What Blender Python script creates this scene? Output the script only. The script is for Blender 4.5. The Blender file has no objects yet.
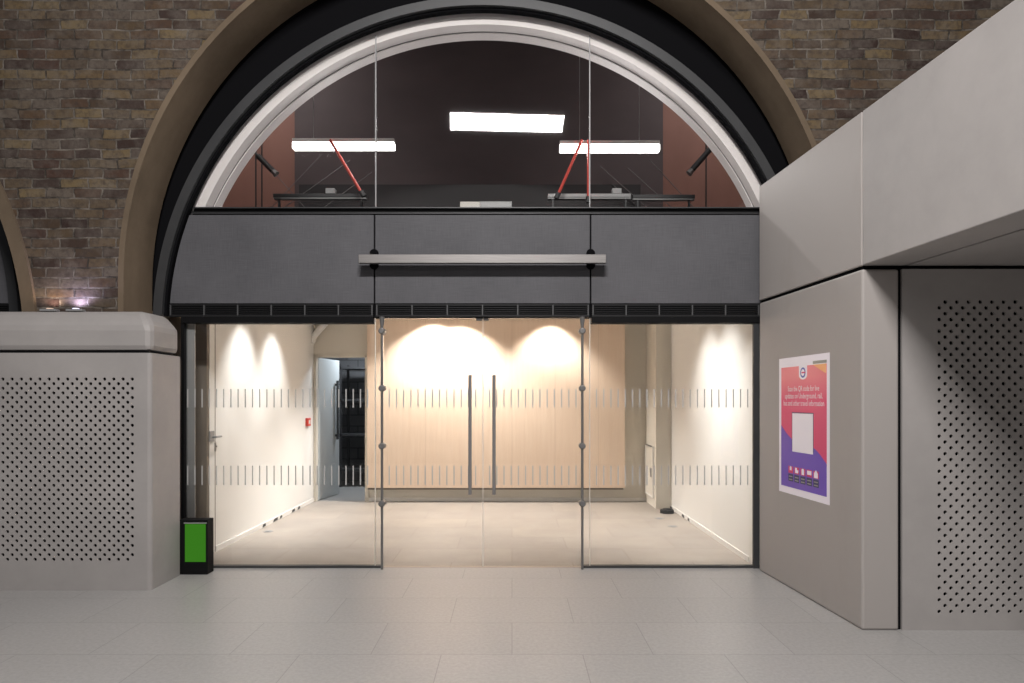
import bpy, bmesh, math, random
from mathutils import Vector, Matrix
random.seed(4)
S = bpy.context.scene
COL = S.collection
F, CX, HY, EYE = 660.0, 512.0, 400.0, 1.62      # focal length in px, centre column, horizon row, eye height
YF = 6.346                                       # facade plane

def P(px, py, Y): return Vector(((px-CX)*Y/F, Y, EYE+(HY-py)*Y/F))
def PX(px, Y=YF): return (px-CX)*Y/F
def PZ(py, Y=YF): return EYE+(HY-py)*Y/F
def FL(px, py):
    Y = F*EYE/(py-HY)
    return ((px-CX)*Y/F, Y)

# ------------------------------------------------------------------ materials
def srgb(r, g, b):
    f = lambda c: (c/255/12.92) if c/255 <= .04045 else ((c/255+.055)/1.055)**2.4
    return (f(r), f(g), f(b), 1)
def mat(name, col, rough=.6, metal=0, spec=.5):
    m = bpy.data.materials.new(name); m.use_nodes = True
    b = m.node_tree.nodes['Principled BSDF']
    b.inputs['Base Color'].default_value = col if len(col) == 4 else (*col, 1)
    b.inputs['Roughness'].default_value = rough; b.inputs['Metallic'].default_value = metal
    b.inputs['Specular IOR Level'].default_value = spec
    return m
def N(m, t, **kw):
    n = m.node_tree.nodes.new(t)
    for k, v in kw.items(): setattr(n, k, v)
    return n
def L(m, a, b): m.node_tree.links.new(a, b)
def bsdf(m): return m.node_tree.nodes['Principled BSDF']
def coords(m, scale=(1,1,1), rot=(0,0,0)):
    tc = N(m, 'ShaderNodeTexCoord'); mp = N(m, 'ShaderNodeMapping')
    mp.inputs['Scale'].default_value = scale; mp.inputs['Rotation'].default_value = rot
    L(m, tc.outputs['Object'], mp.inputs['Vector']); return mp.outputs['Vector']
def noise(m, vec, scale, detail=4, rough=.6):
    n = N(m, 'ShaderNodeTexNoise'); n.inputs['Scale'].default_value = scale
    n.inputs['Detail'].default_value = detail; n.inputs['Roughness'].default_value = rough
    L(m, vec, n.inputs['Vector']); return n.outputs['Fac']
def ramp(m, fac, stops):
    r = N(m, 'ShaderNodeValToRGB'); e = r.color_ramp.elements
    while len(e) < len(stops): e.new(.5)
    for el, (p, c) in zip(e, stops): el.position = p; el.color = c
    L(m, fac, r.inputs['Fac']); return r.outputs['Color']
def mix(m, fac, a, b, mode='MIX'):
    x = N(m, 'ShaderNodeMix', data_type='RGBA', blend_type=mode)
    if isinstance(fac, (int, float)): x.inputs['Factor'].default_value = fac
    else: L(m, fac, x.inputs['Factor'])
    for s, v in (('A', a), ('B', b)):
        s = [i for i in x.inputs if i.name == s and i.type == 'RGBA'][0]
        if isinstance(v, tuple): s.default_value = v
        else: L(m, v, s)
    return [o for o in x.outputs if o.type == 'RGBA'][0]
def bump(m, h, strength=.3, dist=.01):
    b = N(m, 'ShaderNodeBump'); b.inputs['Strength'].default_value = strength; b.inputs['Distance'].default_value = dist
    L(m, h, b.inputs['Height']); L(m, b.outputs['Normal'], bsdf(m).inputs['Normal'])
def mottled(name, c1, c2, scale, rough=.6, stretch=(1,1,1), bstr=.1, spec=.5, metal=0):
    m = mat(name, c1, rough, metal, spec); v = coords(m, stretch)
    n1 = noise(m, v, scale, 6, .65)
    L(m, ramp(m, n1, [(.3, c1), (.7, c2)]), bsdf(m).inputs['Base Color'])
    if bstr: bump(m, noise(m, v, scale*12, 3), bstr, .004)
    return m
def emis(name, col, st):
    m = bpy.data.materials.new(name); m.use_nodes = True; nt = m.node_tree
    nt.nodes.remove(nt.nodes['Principled BSDF']); e = nt.nodes.new('ShaderNodeEmission')
    e.inputs['Color'].default_value = (*col[:3], 1); e.inputs['Strength'].default_value = st
    nt.links.new(e.outputs[0], nt.nodes['Material Output'].inputs[0]); return m

M = {}
M['concrete'] = mottled('pale_cast_concrete', (.335,.315,.303,1), (.41,.385,.37,1), 1.3, .62, bstr=.12)
M['concrete2'] = mottled('warm_cast_concrete', (.335,.315,.303,1), (.41,.385,.37,1), 1.6, .6, bstr=.12)
m = M['concrete2']; v = coords(m, (1,1,.35)); st = noise(m, v, 4, 5)
L(m, mix(m, ramp(m, st, [(.55,(0,0,0,1)),(.8,(.35,.35,.35,1))]), (.385,.355,.335,1), (.315,.275,.245,1)), bsdf(m).inputs['Base Color'])
M['dark_gap'] = mat('black_joint', (.006,.006,.007), .9, 0, .05)
M['black'] = mat('black_paint', (.006,.006,.0065), .6, 0, .12)
M['frame'] = mottled('charcoal_metal', (.034,.035,.037,1), (.045,.046,.048,1), 3, .45, bstr=0)
M['grille'] = mat('dark_louvre_metal', (.016,.016,.017), .45, 0, .3)
M['divider'] = mat('grey_louvre_divider', (.07,.07,.072), .5)
# brushed fascia: crossed streaks
m = M['fascia'] = mat('brushed_grey_fascia', (.12,.12,.125), .6, 0, .25)
a = noise(m, coords(m, (2, 1, 60)), 3, 3); b_ = noise(m, coords(m, (60, 1, 2)), 3, 3); c_ = noise(m, coords(m), 1.1, 3)
h = mix(m, .5, a, b_)
h = mix(m, .4, h, c_)
L(m, ramp(m, h, [(.36,(.078,.0775,.084,1)), (.64,(.128,.127,.137,1))]), bsdf(m).inputs['Base Color'])
m = M['steel'] = mat('brushed_steel', (.5,.47,.46), .42, .7)
L(m, ramp(m, noise(m, coords(m, (1,1,80)), 4, 4), [(.3,(.20,.19,.185,1)),(.7,(.29,.275,.265,1))]), bsdf(m).inputs['Base Color'])
M['rod'] = mat('dark_stainless', (.24,.235,.23), .4, .6)
M['handle'] = mat('grey_pull_handle', (.26,.25,.245), .45, .3)
# brick
m = M['brick'] = mat('old_stock_brick', (.2,.15,.1), .9, 0, .2)
v = coords(m, (1,1,1), (math.radians(90),0,0))
tc = N(m,'ShaderNodeTexCoord'); sx = N(m,'ShaderNodeSeparateXYZ'); cb = N(m,'ShaderNodeCombineXYZ')
L(m, tc.outputs['Object'], sx.inputs[0])
wob = noise(m, tc.outputs['Object'], 2.2, 3)
ma = N(m,'ShaderNodeMath', operation='MULTIPLY_ADD'); L(m, wob, ma.inputs[0]); ma.inputs[1].default_value = .05; L(m, sx.outputs['Z'], ma.inputs[2])
ad = N(m,'ShaderNodeMath', operation='ADD'); L(m, sx.outputs['X'], ad.inputs[0]); L(m, sx.outputs['Y'], ad.inputs[1])
wob2 = noise(m, tc.outputs['Object'], 7, 3)
mb_ = N(m,'ShaderNodeMath', operation='MULTIPLY_ADD'); L(m, wob2, mb_.inputs[0]); mb_.inputs[1].default_value = .06; L(m, ad.outputs[0], mb_.inputs[2])
L(m, mb_.outputs[0], cb.inputs['X']); L(m, ma.outputs[0], cb.inputs['Y'])
br = N(m,'ShaderNodeTexBrick'); L(m, cb.outputs[0], br.inputs['Vector'])
br.inputs['Scale'].default_value = 1; br.inputs['Brick Width'].default_value = .25; br.inputs['Row Height'].default_value = .088
br.inputs['Mortar Size'].default_value = .009; br.inputs['Mortar Smooth'].default_value = .35; br.inputs['Bias'].default_value = 0
br.inputs['Color1'].default_value = (0,0,0,1); br.inputs['Color2'].default_value = (1,1,1,1); br.inputs['Mortar'].default_value = (.5,.5,.5,1)
bc = ramp(m, br.outputs['Color'], [(.0,(.034,.020,.018,1)),(.25,(.12,.088,.056,1)),(.42,(.062,.034,.027,1)),(.6,(.165,.12,.064,1)),(.78,(.040,.024,.021,1)),(1,(.125,.10,.078,1))])
dirt = noise(m, tc.outputs['Object'], 5, 6, .7)
bc = mix(m, ramp(m, dirt, [(.42,(0,0,0,1)),(.75,(.7,.7,.7,1))]), bc, (.16,.138,.118,1))
bc = mix(m, ramp(m, noise(m, tc.outputs['Object'], 22, 4), [(.45,(0,0,0,1)),(.7,(.6,.6,.6,1))]), bc, (.05,.038,.034,1))
mo = ramp(m, noise(m, tc.outputs['Object'], 9, 4), [(.38,(.05,.042,.035,1)),(.65,(.19,.165,.14,1))])
bc = mix(m, br.outputs['Fac'], bc, mo)
L(m, bc, bsdf(m).inputs['Base Color'])
inv = N(m,'ShaderNodeMath', operation='SUBTRACT'); inv.inputs[0].default_value = 1; L(m, br.outputs['Fac'], inv.inputs[1])
ad2 = N(m,'ShaderNodeMath', operation='MULTIPLY_ADD'); L(m, noise(m, tc.outputs['Object'], 30, 4), ad2.inputs[0]); ad2.inputs[1].default_value = .8; L(m, inv.outputs[0], ad2.inputs[2])
bump(m, ad2.outputs[0], .7, .012)
M['stone'] = mottled('weathered_arch_stone', (.13,.097,.066,1), (.20,.15,.103,1), 2.2, .85, (1,1,.5), .3, .2)
M['darkbrick'] = m = mat('dark_store_wall', (.05,.05,.055), .8)
b2 = N(m,'ShaderNodeTexBrick'); v = coords(m, (1,1,1), (math.radians(90),0,0)); L(m, v, b2.inputs['Vector'])
b2.inputs['Scale'].default_value = 1; b2.inputs['Brick Width'].default_value = .44; b2.inputs['Row Height'].default_value = .22; b2.inputs['Mortar Size'].default_value = .008
b2.inputs['Color1'].default_value = (.09,.09,.095,1); b2.inputs['Color2'].default_value = (.16,.16,.165,1); b2.inputs['Mortar'].default_value = (.03,.03,.03,1)
L(m, b2.outputs['Color'], bsdf(m).inputs['Base Color'])
M['plaster'] = mottled('cream_plaster', (.78,.765,.735,1), (.82,.805,.78,1), 1.2, .7, bstr=.04, spec=.2)
M['plaster2'] = mottled('grey_cream_plaster', (.66,.62,.545,1), (.72,.68,.605,1), 1.6, .7, bstr=.04, spec=.2)
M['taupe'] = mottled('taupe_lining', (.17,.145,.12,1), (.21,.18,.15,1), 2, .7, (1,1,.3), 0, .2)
M['lining'] = mat('white_arch_lining', (.74,.69,.68), .6)
# pale timber panel with faint board joints
m = M['maple'] = mat('pale_maple_panel', (.72,.5,.34), .5, 0, .3)
gr = noise(m, coords(m, (9,1,.45)), 4, 6, .6)
wc = ramp(m, gr, [(.3,(.77,.60,.465,1)),(.7,(.82,.66,.525,1))])
tc = N(m,'ShaderNodeTexCoord'); sx = N(m,'ShaderNodeSeparateXYZ'); L(m, tc.outputs['Object'], sx.inputs[0])
md = N(m,'ShaderNodeMath', operation='PINGPONG'); L(m, sx.outputs['X'], md.inputs[0]); md.inputs[1].default_value = .34
lt = N(m,'ShaderNodeMath', operation='LESS_THAN'); L(m, md.outputs[0], lt.inputs[0]); lt.inputs[1].default_value = .004
L(m, mix(m, lt.outputs[0], wc, (.68,.52,.40,1)), bsdf(m).inputs['Base Color'])
M['floor_in'] = m = mottled('beige_shop_floor', (.31,.275,.245,1), (.38,.34,.305,1), 1.5, .5, bstr=.05, spec=.3)
b2 = N(m,'ShaderNodeTexBrick'); L(m, coords(m), b2.inputs['Vector']); b2.offset = .5
b2.inputs['Scale'].default_value = 1; b2.inputs['Brick Width'].default_value = 1.2; b2.inputs['Row Height'].default_value = .6; b2.inputs['Mortar Size'].default_value = .004
b2.inputs['Color1'].default_value = (.96,.96,.96,1); b2.inputs['Color2'].default_value = (1.05,1.04,1.02,1); b2.inputs['Mortar'].default_value = (.78,.76,.74,1)
old = bsdf(m).inputs['Base Color'].links[0].from_socket
L(m, mix(m, 1.0, old, b2.outputs['Color'], 'MULTIPLY'), bsdf(m).inputs['Base Color'])
M['floor_out'] = m = mottled('pale_terrazzo', (.31,.30,.29,1), (.39,.38,.37,1), 40, .35, bstr=0, spec=.4)
b2 = N(m,'ShaderNodeTexBrick'); L(m, coords(m), b2.inputs['Vector']); b2.offset = .5
b2.inputs['Scale'].default_value = 1; b2.inputs['Brick Width'].default_value = .9; b2.inputs['Row Height'].default_value = .6; b2.inputs['Mortar Size'].default_value = .003
b2.inputs['Color1'].default_value = (.97,.97,.97,1); b2.inputs['Color2'].default_value = (1.03,1.03,1.03,1); b2.inputs['Mortar'].default_value = (.7,.7,.7,1)
old = bsdf(m).inputs['Base Color'].links[0].from_socket
L(m, mix(m, 1.0, old, b2.outputs['Color'], 'MULTIPLY'), bsdf(m).inputs['Base Color'])
M['rose'] = mottled('rose_brown_board', (.24,.115,.088,1), (.29,.145,.112,1), 1.5, .6, (1,1,.4), 0, .3)
M['umber'] = mottled('dark_umber_board', (.075,.056,.058,1), (.10,.076,.077,1), 1.5, .6, (.4,1,1), 0, .3)
M['soot'] = mat('soot_black_board', (.018,.015,.016), .7)
M['red'] = mat('red_paint', (.62,.07,.05), .45)
M['callred'] = mat('call_point_red', (.65,.06,.045), .4)
M['white'] = mat('white_paint', (.78,.76,.73), .5)
M['doorleaf'] = mat('pale_grey_door', (.50,.53,.54), .5)
M['grey'] = mat('mid_grey_metal', (.30,.30,.30), .5, .2)
M['wire'] = mat('dull_wire', (.13,.12,.12), .6)
M['darkmetal'] = mat('dark_grey_metal', (.035,.035,.037), .5)
M['film'] = mat('frosted_film', (.48,.475,.46), .8, 0, .2)
M['seal'] = mat('clear_seal', (.72,.68,.62), .5)
M['rubber'] = mat('black_rubber', (.012,.012,.013), .7)
M['paper'] = mat('poster_paper', (.92,.87,.94), .4)
M['purple'] = mat('poster_purple', srgb(108,76,186), .4)
M['navy'] = mat('poster_navy', srgb(40,44,90), .4)
M['magenta'] = mat('poster_magenta', srgb(205,40,100), .4)
M['orange'] = mat('poster_orange', srgb(244,170,110), .4)
M['blue'] = mat('poster_blue', srgb(50,60,160), .4)
M['sage'] = mat('poster_grey_strip', srgb(150,150,142), .4)
m = M['pink'] = mat('poster_pink', srgb(215,70,95), .4)
tc = N(m,'ShaderNodeTexCoord'); sx = N(m,'ShaderNodeSeparateXYZ'); L(m, tc.outputs['Object'], sx.inputs[0])
L(m, ramp(m, sx.outputs['Z'], [(.35, srgb(216,56,112)), (.8, srgb(228,72,118)), (1.06, srgb(238,124,136))]), bsdf(m).inputs['Base Color'])
M['green'] = emis('green_screen', (.09,.42,.03), .42)
M['tube'] = emis('white_strip_glow', (1,.97,.95), 6)
M['uplens'] = emis('lilac_lens', (.75,.70,1.0), 2.2)
M['uplens_warm'] = emis('warm_lens', (1.0,.72,.55), .9)
# architectural glass
m = M['glass'] = bpy.data.materials.new('clear_glass'); m.use_nodes = True; nt = m.node_tree
nt.nodes.remove(nt.nodes['Principled BSDF'])
tr = nt.nodes.new('ShaderNodeBsdfTransparent'); tr.inputs[0].default_value = (.97,.975,.97,1)
gl = nt.nodes.new('ShaderNodeBsdfGlossy'); gl.inputs['Roughness'].default_value = .02; gl.inputs[0].default_value = (1,1,1,1)
fr = nt.nodes.new('ShaderNodeFresnel'); fr.inputs[0].default_value = 1.35
mx = nt.nodes.new('ShaderNodeMixShader')
nt.links.new(fr.outputs[0], mx.inputs[0]); nt.links.new(tr.outputs[0], mx.inputs[1]); nt.links.new(gl.outputs[0], mx.inputs[2])
nt.links.new(mx.outputs[0], nt.nodes['Material Output'].inputs[0])

# ------------------------------------------------------------------ mesh helpers
class MB:
    def __init__(s): s.bm = bmesh.new()
    def box(s, x0, x1, y0, y1, z0, z1, mtx=None):
        vs = [s.bm.verts.new(((x0,x1)[i], (y0,y1)[j], (z0,z1)[k])) for i in (0,1) for j in (0,1) for k in (0,1)]
        for f in ((0,1,3,2),(4,6,7,5),(0,4,5,1),(2,3,7,6),(0,2,6,4),(1,5,7,3)): s.bm.faces.new([vs[i] for i in f])
        if mtx is not None: bmesh.ops.transform(s.bm, matrix=mtx, verts=vs)
        return s
    def poly(s, pts, off):
        """prism: polygon pts swept by the vector off"""
        a = [s.bm.verts.new(p) for p in pts]; b = [s.bm.verts.new(Vector(p)+Vector(off)) for p in pts]
        s.bm.faces.new(a); s.bm.faces.new(b[::-1])
        n = len(pts)
        for i in range(n): s.bm.faces.new((a[i], b[i], b[(i+1)%n], a[(i+1)%n]))
        return s
    def xz(s, pts, y0, y1): return s.poly([(x, y0, z) for x, z in pts], (0, y1-y0, 0))
    def xy(s, pts, z0, z1): return s.poly([(x, y, z0) for x, y in pts], (0, 0, z1-z0))
    def tube(s, a, b, r, r2=None, n=12):
        a, b = Vector(a), Vector(b); d = b-a; q = d.to_track_quat('Z', 'Y').to_matrix(); r2 = r if r2 is None else r2
        A = [s.bm.verts.new(a+q@Vector((math.cos(t)*r, math.sin(t)*r, 0))) for t in [2*math.pi*i/n for i in range(n)]]
        B = [s.bm.verts.new(b+q@Vector((math.cos(t)*r2, math.sin(t)*r2, 0))) for t in [2*math.pi*i/n for i in range(n)]]
        s.bm.faces.new(A[::-1]); s.bm.faces.new(B)
        for i in range(n): s.bm.faces.new((A[i], A[(i+1)%n], B[(i+1)%n], B[i]))
        return s
    def ring(s, cx, cz, r0, r1, y0, y1, a0=0, a1=180, n=72, zmin=None, cz1=None):
        """arch band between radii r0 and r1, y0..y1"""
        rows = []
        for i in range(n+1):
            t = math.radians(a0+(a1-a0)*i/n); c, sn = math.cos(t), math.sin(t); o = []
            for r, zc in ((r0, cz), (r1, cz if cz1 is None else cz1)):
                for y in (y0, y1):
                    z = zc+r*sn
                    o.append(s.bm.verts.new((cx+r*c, y, z if zmin is None else max(z, zmin))))
            rows.append(o)
        for A, B in zip(rows, rows[1:]):
            for i, j in ((0,1),(1,3),(3,2),(2,0)): s.bm.faces.new((A[i], A[j], B[j], B[i]))
        for r in (rows[0], rows[-1]): s.bm.faces.new((r[0], r[1], r[3], r[2]))
        return s
    def perforated(s, x0, z0, nx, nz, c, y, r, depth):
        """sheet facing -Y made of square cells, every other one pierced by a round hole with real walls"""
        bm = s.bm
        for i in range(nx):
            for k in range(nz):
                cx, cz = x0+(i+.5)*c, z0+(k+.5)*c; h = c/2
                per = [(-h,-h),(-h/2,-h),(0,-h),(h/2,-h),(h,-h),(h,-h/2),(h,0),(h,h/2),(h,h),(h/2,h),(0,h),(-h/2,h),(-h,h),(-h,h/2),(-h,0),(-h,-h/2)]
                if (i+k) % 2:
                    bm.faces.new([bm.verts.new((cx+a, y, cz+b)) for a, b in per[::4]]); continue
                o = [bm.verts.new((cx+a, y, cz+b)) for a, b in per]
                an = [math.atan2(b, a) for a, b in per]
                q = [bm.verts.new((cx+r*math.cos(t), y, cz+r*math.sin(t))) for t in an]
                w = [bm.verts.new((cx+r*math.cos(t), y+depth, cz+r*math.sin(t))) for t in an]
                for j in range(16):
                    l = (j+1) % 16
                    bm.faces.new((o[j], o[l], q[l], q[j])); bm.faces.new((q[j], q[l], w[l], w[j]))
        return s
    def build(s, name, m, parent=None, bevel=0, smooth=False, loc=None):
        bmesh.ops.remove_doubles(s.bm, verts=s.bm.verts, dist=1e-5)
        bmesh.ops.recalc_face_normals(s.bm, faces=s.bm.faces)
        me = bpy.data.meshes.new(name); s.bm.to_mesh(me); s.bm.free(); me.materials.append(m)
        o = bpy.data.objects.new(name, me); COL.objects.link(o); o.parent = parent
        if loc is not None:                       # put the origin there, keep the shape where it is
            me.transform(Matrix.Translation(-Vector(loc))); o.location = loc
        if bevel:
            b = o.modifiers.new('bevel', 'BEVEL'); b.width = bevel; b.segments = 2; b.limit_method = 'ANGLE'; b.angle_limit = math.radians(35)
        if smooth:
            for p in me.polygons: p.use_smooth = True
        return o
def tag(o, label, cat, group=None, kind=None):
    o['label'] = label; o['category'] = cat
    if group: o['group'] = group
    if kind: o['kind'] = kind
    return o
def struct(o, label=None):
    o['kind'] = 'structure'
    if label: o['label'] = label
    return o
def empty(name, loc, label, cat, group=None, kind=None):
    o = bpy.data.objects.new(name, None); COL.objects.link(o); o.location = loc; o.empty_display_size = .1
    return tag(o, label, cat, group, kind)
def under(o, root):
    """parent o to root, keeping its place"""
    o.parent = root; o.matrix_parent_inverse = Matrix.Translation(-root.location); return o

# ------------------------------------------------------------------ shell: floors and brick arcade
struct(MB().box(-9, 7, -4, 6.36, -.1, 0).build('floor', M['floor_out']), 'pale concourse floor in front of the shopfront')
struct(MB().box(-3.6, 2.9, 6.36, 10.6, -.1, 0).build('floor_shop', M['floor_in']), 'beige tiled floor inside the empty shop')
AX, AR, AZ = -.284, 3.17, 2.71           # main arch opening in the brickwork
BX, BR, BZ = -7.536, 3.24, 2.08          # next arch along
YB = 5.85
def arc_z(x):
    for cx, r, cz in ((AX, AR, AZ), (BX, BR, BZ)):
        if abs(x-cx) < r: return cz+math.sqrt(r*r-(x-cx)**2)
    return 0
edges = sorted(set([BX+BR*math.cos(math.radians(t)) for t in range(0, 181, 3)] + [AX+AR*math.cos(math.radians(t)) for t in range(0, 181, 3)] + [-9, -8, -4.0, 4, 5, 7]))
edges = [e for e in edges if -9 <= e <= 7]
mb = MB(); ZT = 7.5
for x0, x1 in zip(edges, edges[1:]):
    xm = (x0+x1)/2
    z0, z1 = (arc_z(x0), arc_z(x1)) if arc_z(xm) else (0, 0)
    for cx, r, cz in ((AX, AR, AZ), (BX, BR, BZ)):
        if abs(x0-cx)-r > -1e-6 and abs(x0-cx)-r < 1e-6 and arc_z(xm): z0 = cz
        if abs(x1-cx)-r > -1e-6 and abs(x1-cx)-r < 1e-6 and arc_z(xm): z1 = cz
    mb.xz([(x0,z0),(x1,z1),(x1,ZT),(x0,ZT)], YB, YB+.42)
struct(mb.build('wall_front', M['brick']), 'old dark brick wall of the railway arches')
# stone reveal of the main arch: straight jambs and curved band
mb = MB().ring(AX, AZ, AR-.02, AR+.03, YB-.015, 6.30)
mb.box(AX-AR-.03, AX-AR+.02, YB-.015, 6.30, 0, AZ); mb.box(AX+AR-.02, AX+AR+.03, YB-.015, 6.30, 0, AZ)
o = mb.build('trim_1', M['stone']); struct(o, 'brown stone reveal lining the shop arch')
mb = MB().ring(BX, BZ, BR-.01, BR+.105, YB-.03, 6.30)
mb.box(BX+BR-.01, BX+BR+.105, YB-.03, 6.30, 0, BZ)
struct(mb.build('trim_2', M['stone']), 'brown stone ring round the next arch at far left')
# black closing plate between stone and metal frame, frames
FX, FZ, FR = -.284, 2.33, 3.13
GX = -7.82
struct(MB().ring(FX, FZ, FR-.02, AR+.12, 6.36, 6.40, cz1=AZ, n=96).build('trim_3', M['dark_gap']), 'black closing strip between stone arch and metal frame')
struct(MB().ring(GX, FZ, FR-.02, FR+.75, 6.36, 6.40).build('trim_4', M['dark_gap']))
zb = PZ(316)
a0 = math.degrees(math.asin((zb-FZ)/FR))
def arch_frame(cx, name, label):
    o = MB().ring(cx, FZ, FR-.085, FR, 6.27, 6.372, a0, 180-a0, 96).build(name, M['frame'])
    struct(o, label); 
    g = MB().ring(cx, FZ, FR-.108, FR-.085, 6.31, 6.372, a0, 180-a0, 96).build('gasket', M['dark_gap'], o)
    return o
arch_frame(FX, 'trim_5', 'charcoal curved metal frame round the shopfront')
arch_frame(GX, 'trim_6', 'charcoal curved metal frame of the next arch at far left')

# ------------------------------------------------------------------ shopfront fascia
RI = FR-.118
def arcpts(cx, z0, z1, side, r=RI, n=14):
    out = []
    for i in range(n+1):
        z = z0+(z1-z0)*i/n; out.append((cx+side*math.sqrt(max(r*r-(z-FZ)**2, 0)), z))
    return out
zt, zl = PZ(215), PZ(303.5)
x1, x2, x3, x4 = PX(373.8), PX(375.3), PX(589.8), PX(591.3)
grp = 'grey fascia panels over the shopfront'
def fascia(pts, label):
    o = MB().xz(pts, YF-.005, YF+.03).build('fascia_panel', M['fascia'], None, .004)
    return tag(o, label, 'panel', grp)
fascia(arcpts(FX, zl, zt, -1)+[(x1, zt), (x1, zl)], 'brushed grey fascia panel with curved left edge, left of the metal bar')
fascia([(x2,zl),(x2,zt),(x3,zt),(x3,zl)], 'brushed grey rectangular fascia panel behind the long metal bar')
fascia([(x4,zl),(x4,zt)]+arcpts(FX, zl, zt, 1)[::-1], 'brushed grey fascia panel between the metal bar and the pale right pier')
fascia([(-6.0,zl),(-6.0,zt)]+arcpts(GX, zl, zt, 1)[::-1], 'dark grey fascia panel in the next arch at the far left edge')
struct(MB().xz(arcpts(FX, zt-.02, PZ(207.5), -1, n=4)+arcpts(FX, zt-.02, PZ(207.5), 1, n=4)[::-1], YF+.035, YF+.16).build('trim_7', M['black']), 'black ledge beam over the fascia panels')
mb = MB(); w = math.sqrt(RI**2-(PZ(211)-FZ)**2)-.02
mb.box(FX-w, FX+w, YF+.0, YF+.04, PZ(208), PZ(207)); mb.box(FX-w-.02, FX+w+.02, YF+.012, YF+.04, PZ(213.2), PZ(212.2))
struct(mb.build('trim_8', M['frame']), 'thin charcoal bead along the black ledge')
struct(MB().box(FX-3.0, FX+3.0, YF+.031, YF+.06, PZ(316.4), zt).build('trim_9', M['dark_gap']))
struct(MB().xz([(-6.0,PZ(318)),(-6.0,PZ(207))]+arcpts(GX, PZ(318), PZ(207), 1)[::-1], YF+.031, YF+.06).build('trim_10', M['dark_gap']))

# louvred vent strips
def vent(xa, xb, n, label, arcside=0):
    root = empty('vent_grille', (xa, YF, PZ(316.5)), label, 'vent', 'louvred vent strips under the fascia')
    z0, z1 = PZ(316.6), PZ(304.2)
    under(MB().box(xa, xb, YF+.02, YF+.05, z0, z1).build('backing', M['dark_gap']), root)
    mb = MB()
    for k in range(6):
        z = z0+.012+(z1-z0-.02)*k/5.5
        mb.poly([(xa,YF-.004,z),(xa,YF-.004,z+.006),(xa,YF+.02,z+.014),(xa,YF+.02,z+.008)], (xb-xa,0,0))
    mb.box(xa, xb, YF-.006, YF+.02, z1-.008, z1); mb.box(xa, xb, YF-.006, YF+.02, z0, z0+.012)
    under(mb.build('louvres', M['grille']), root)
    for k in range(n+1):
        x = xa+.012+(xb-xa-.024)*k/n
        under(MB().box(x-.006, x+.006, YF-.008, YF+.018, z0+.012, z1-.008).build('divider', M['divider']), root)
vent(PX(169.5), x1-.004, 6, 'black louvred vent strip left of the centre bay, under the curved panel')
vent(x2+.004, x3-.004, 6, 'black louvred vent strip over the glass doors')
vent(x4+.004, 2.7, 6, 'black louvred vent strip beside the pale right pier')
vent(-6.0, PX(17), 4, 'black louvred vent strip in the next arch at far left')
# black transoms over side glazing
struct(MB().box(PX(181.5), PX(373.6), YF-.015, YF+.12, PZ(323), PZ(316.8)).build('trim_11', M['black'], None, .003), 'black transom over the left fixed glazing')
struct(MB().box(PX(591.5), 2.7, YF-.015, YF+.12, PZ(323), PZ(316.8)).build('trim_12', M['black'], None, .003), 'black transom over the right fixed glazing')
struct(MB().box(PX(373.6), PX(591.5), YF+.02, YF+.12, PZ(317.5), PZ(316)).build('trim_13', M['black']))

# steel bar held off the fascia on two oval brackets
YR = 6.185
root = empty('steel_bar', P(482.5, 263, YR), 'long horizontal brushed steel bar standing off the centre fascia panel', 'bar')
under(MB().box(PX(358.3,YR), PX(606.2,YR), YR, YR+.05, PZ(263,YR), PZ(254.3,YR)).build('bar', M['steel'], None, .004), root)
for px in (374.5, 590.5):
    mb = MB(); cx = PX(px); pts = []
    for s_, zc in ((1, PZ(253.8)), (-1, PZ(265.5))):
        for i in range(13):
            t = math.pi*i/12; pts.append((cx+s_*.042*math.cos(t), zc+s_*.042*math.sin(t)))
    mb.xz(pts, YF-.022, YF-.006)
    mb.tube((cx, YR+.045, PZ(259)), (cx, YF-.02, PZ(259)), .022)
    br_ = under(mb.build('bracket', M['dark_gap']), root); br_['label'] = 'black oval bracket'

# ------------------------------------------------------------------ glazing
YG = YF+.035
def pane(pts, name, label, y=YG):
    o = MB().xz(pts, y, y+.012).build(name, M['glass']); return struct(o, label)
zs = PZ(207.5)
pane([(FX-math.sqrt(RI**2-(zs-FZ)**2), zs)]+[(FX+RI*math.cos(math.radians(t)), FZ+RI*math.sin(math.radians(t))) for t in [157-2.0*i for i in range(24)] if FX+RI*math.cos(math.radians(t)) < x1]+[(x1, FZ+math.sqrt(RI**2-(x1-FX)**2)), (x1, zs)], 'window_1', 'upper arched pane above the left fascia panel', YF+.06)
pane([(x2, zs)]+[(x2+(x3-x2)*i/16, FZ+math.sqrt(RI**2-(x2+(x3-x2)*i/16-FX)**2)) for i in range(17)]+[(x3, zs)], 'window_2', 'upper centre pane over the metal bar', YF+.06)
pane([(x4, zs), (x4, FZ+math.sqrt(RI**2-(x4-FX)**2))]+[(FX+RI*math.cos(math.radians(t)), FZ+RI*math.sin(math.radians(t))) for t in [69-2.0*i for i in range(24)] if FX+RI*math.cos(math.radians(t)) > x4]+[(FX+math.sqrt(RI**2-(zs-FZ)**2), zs)], 'window_3', 'upper arched pane above the right fascia panel', YF+.06)
for i, px in enumerate((374.5, 590.5)):
    x = PX(px); struct(MB().box(x-.005, x+.005, YF+.058, YF+.075, zs, FZ+math.sqrt(RI**2-(x-FX)**2)).build('trim_%d' % (14+i), M['grey']), 'pale joint between upper panes')
pane([(PX(185),.02),(PX(185),PZ(321)),(PX(374),PZ(321)),(PX(374),.02)], 'window_4', 'left fixed full-height pane')
pane([(PX(374.6),.02),(PX(374.6),PZ(317)),(PX(381),PZ(317)),(PX(381),.02)], 'window_5', 'narrow glass strip left of the doors')
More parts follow.
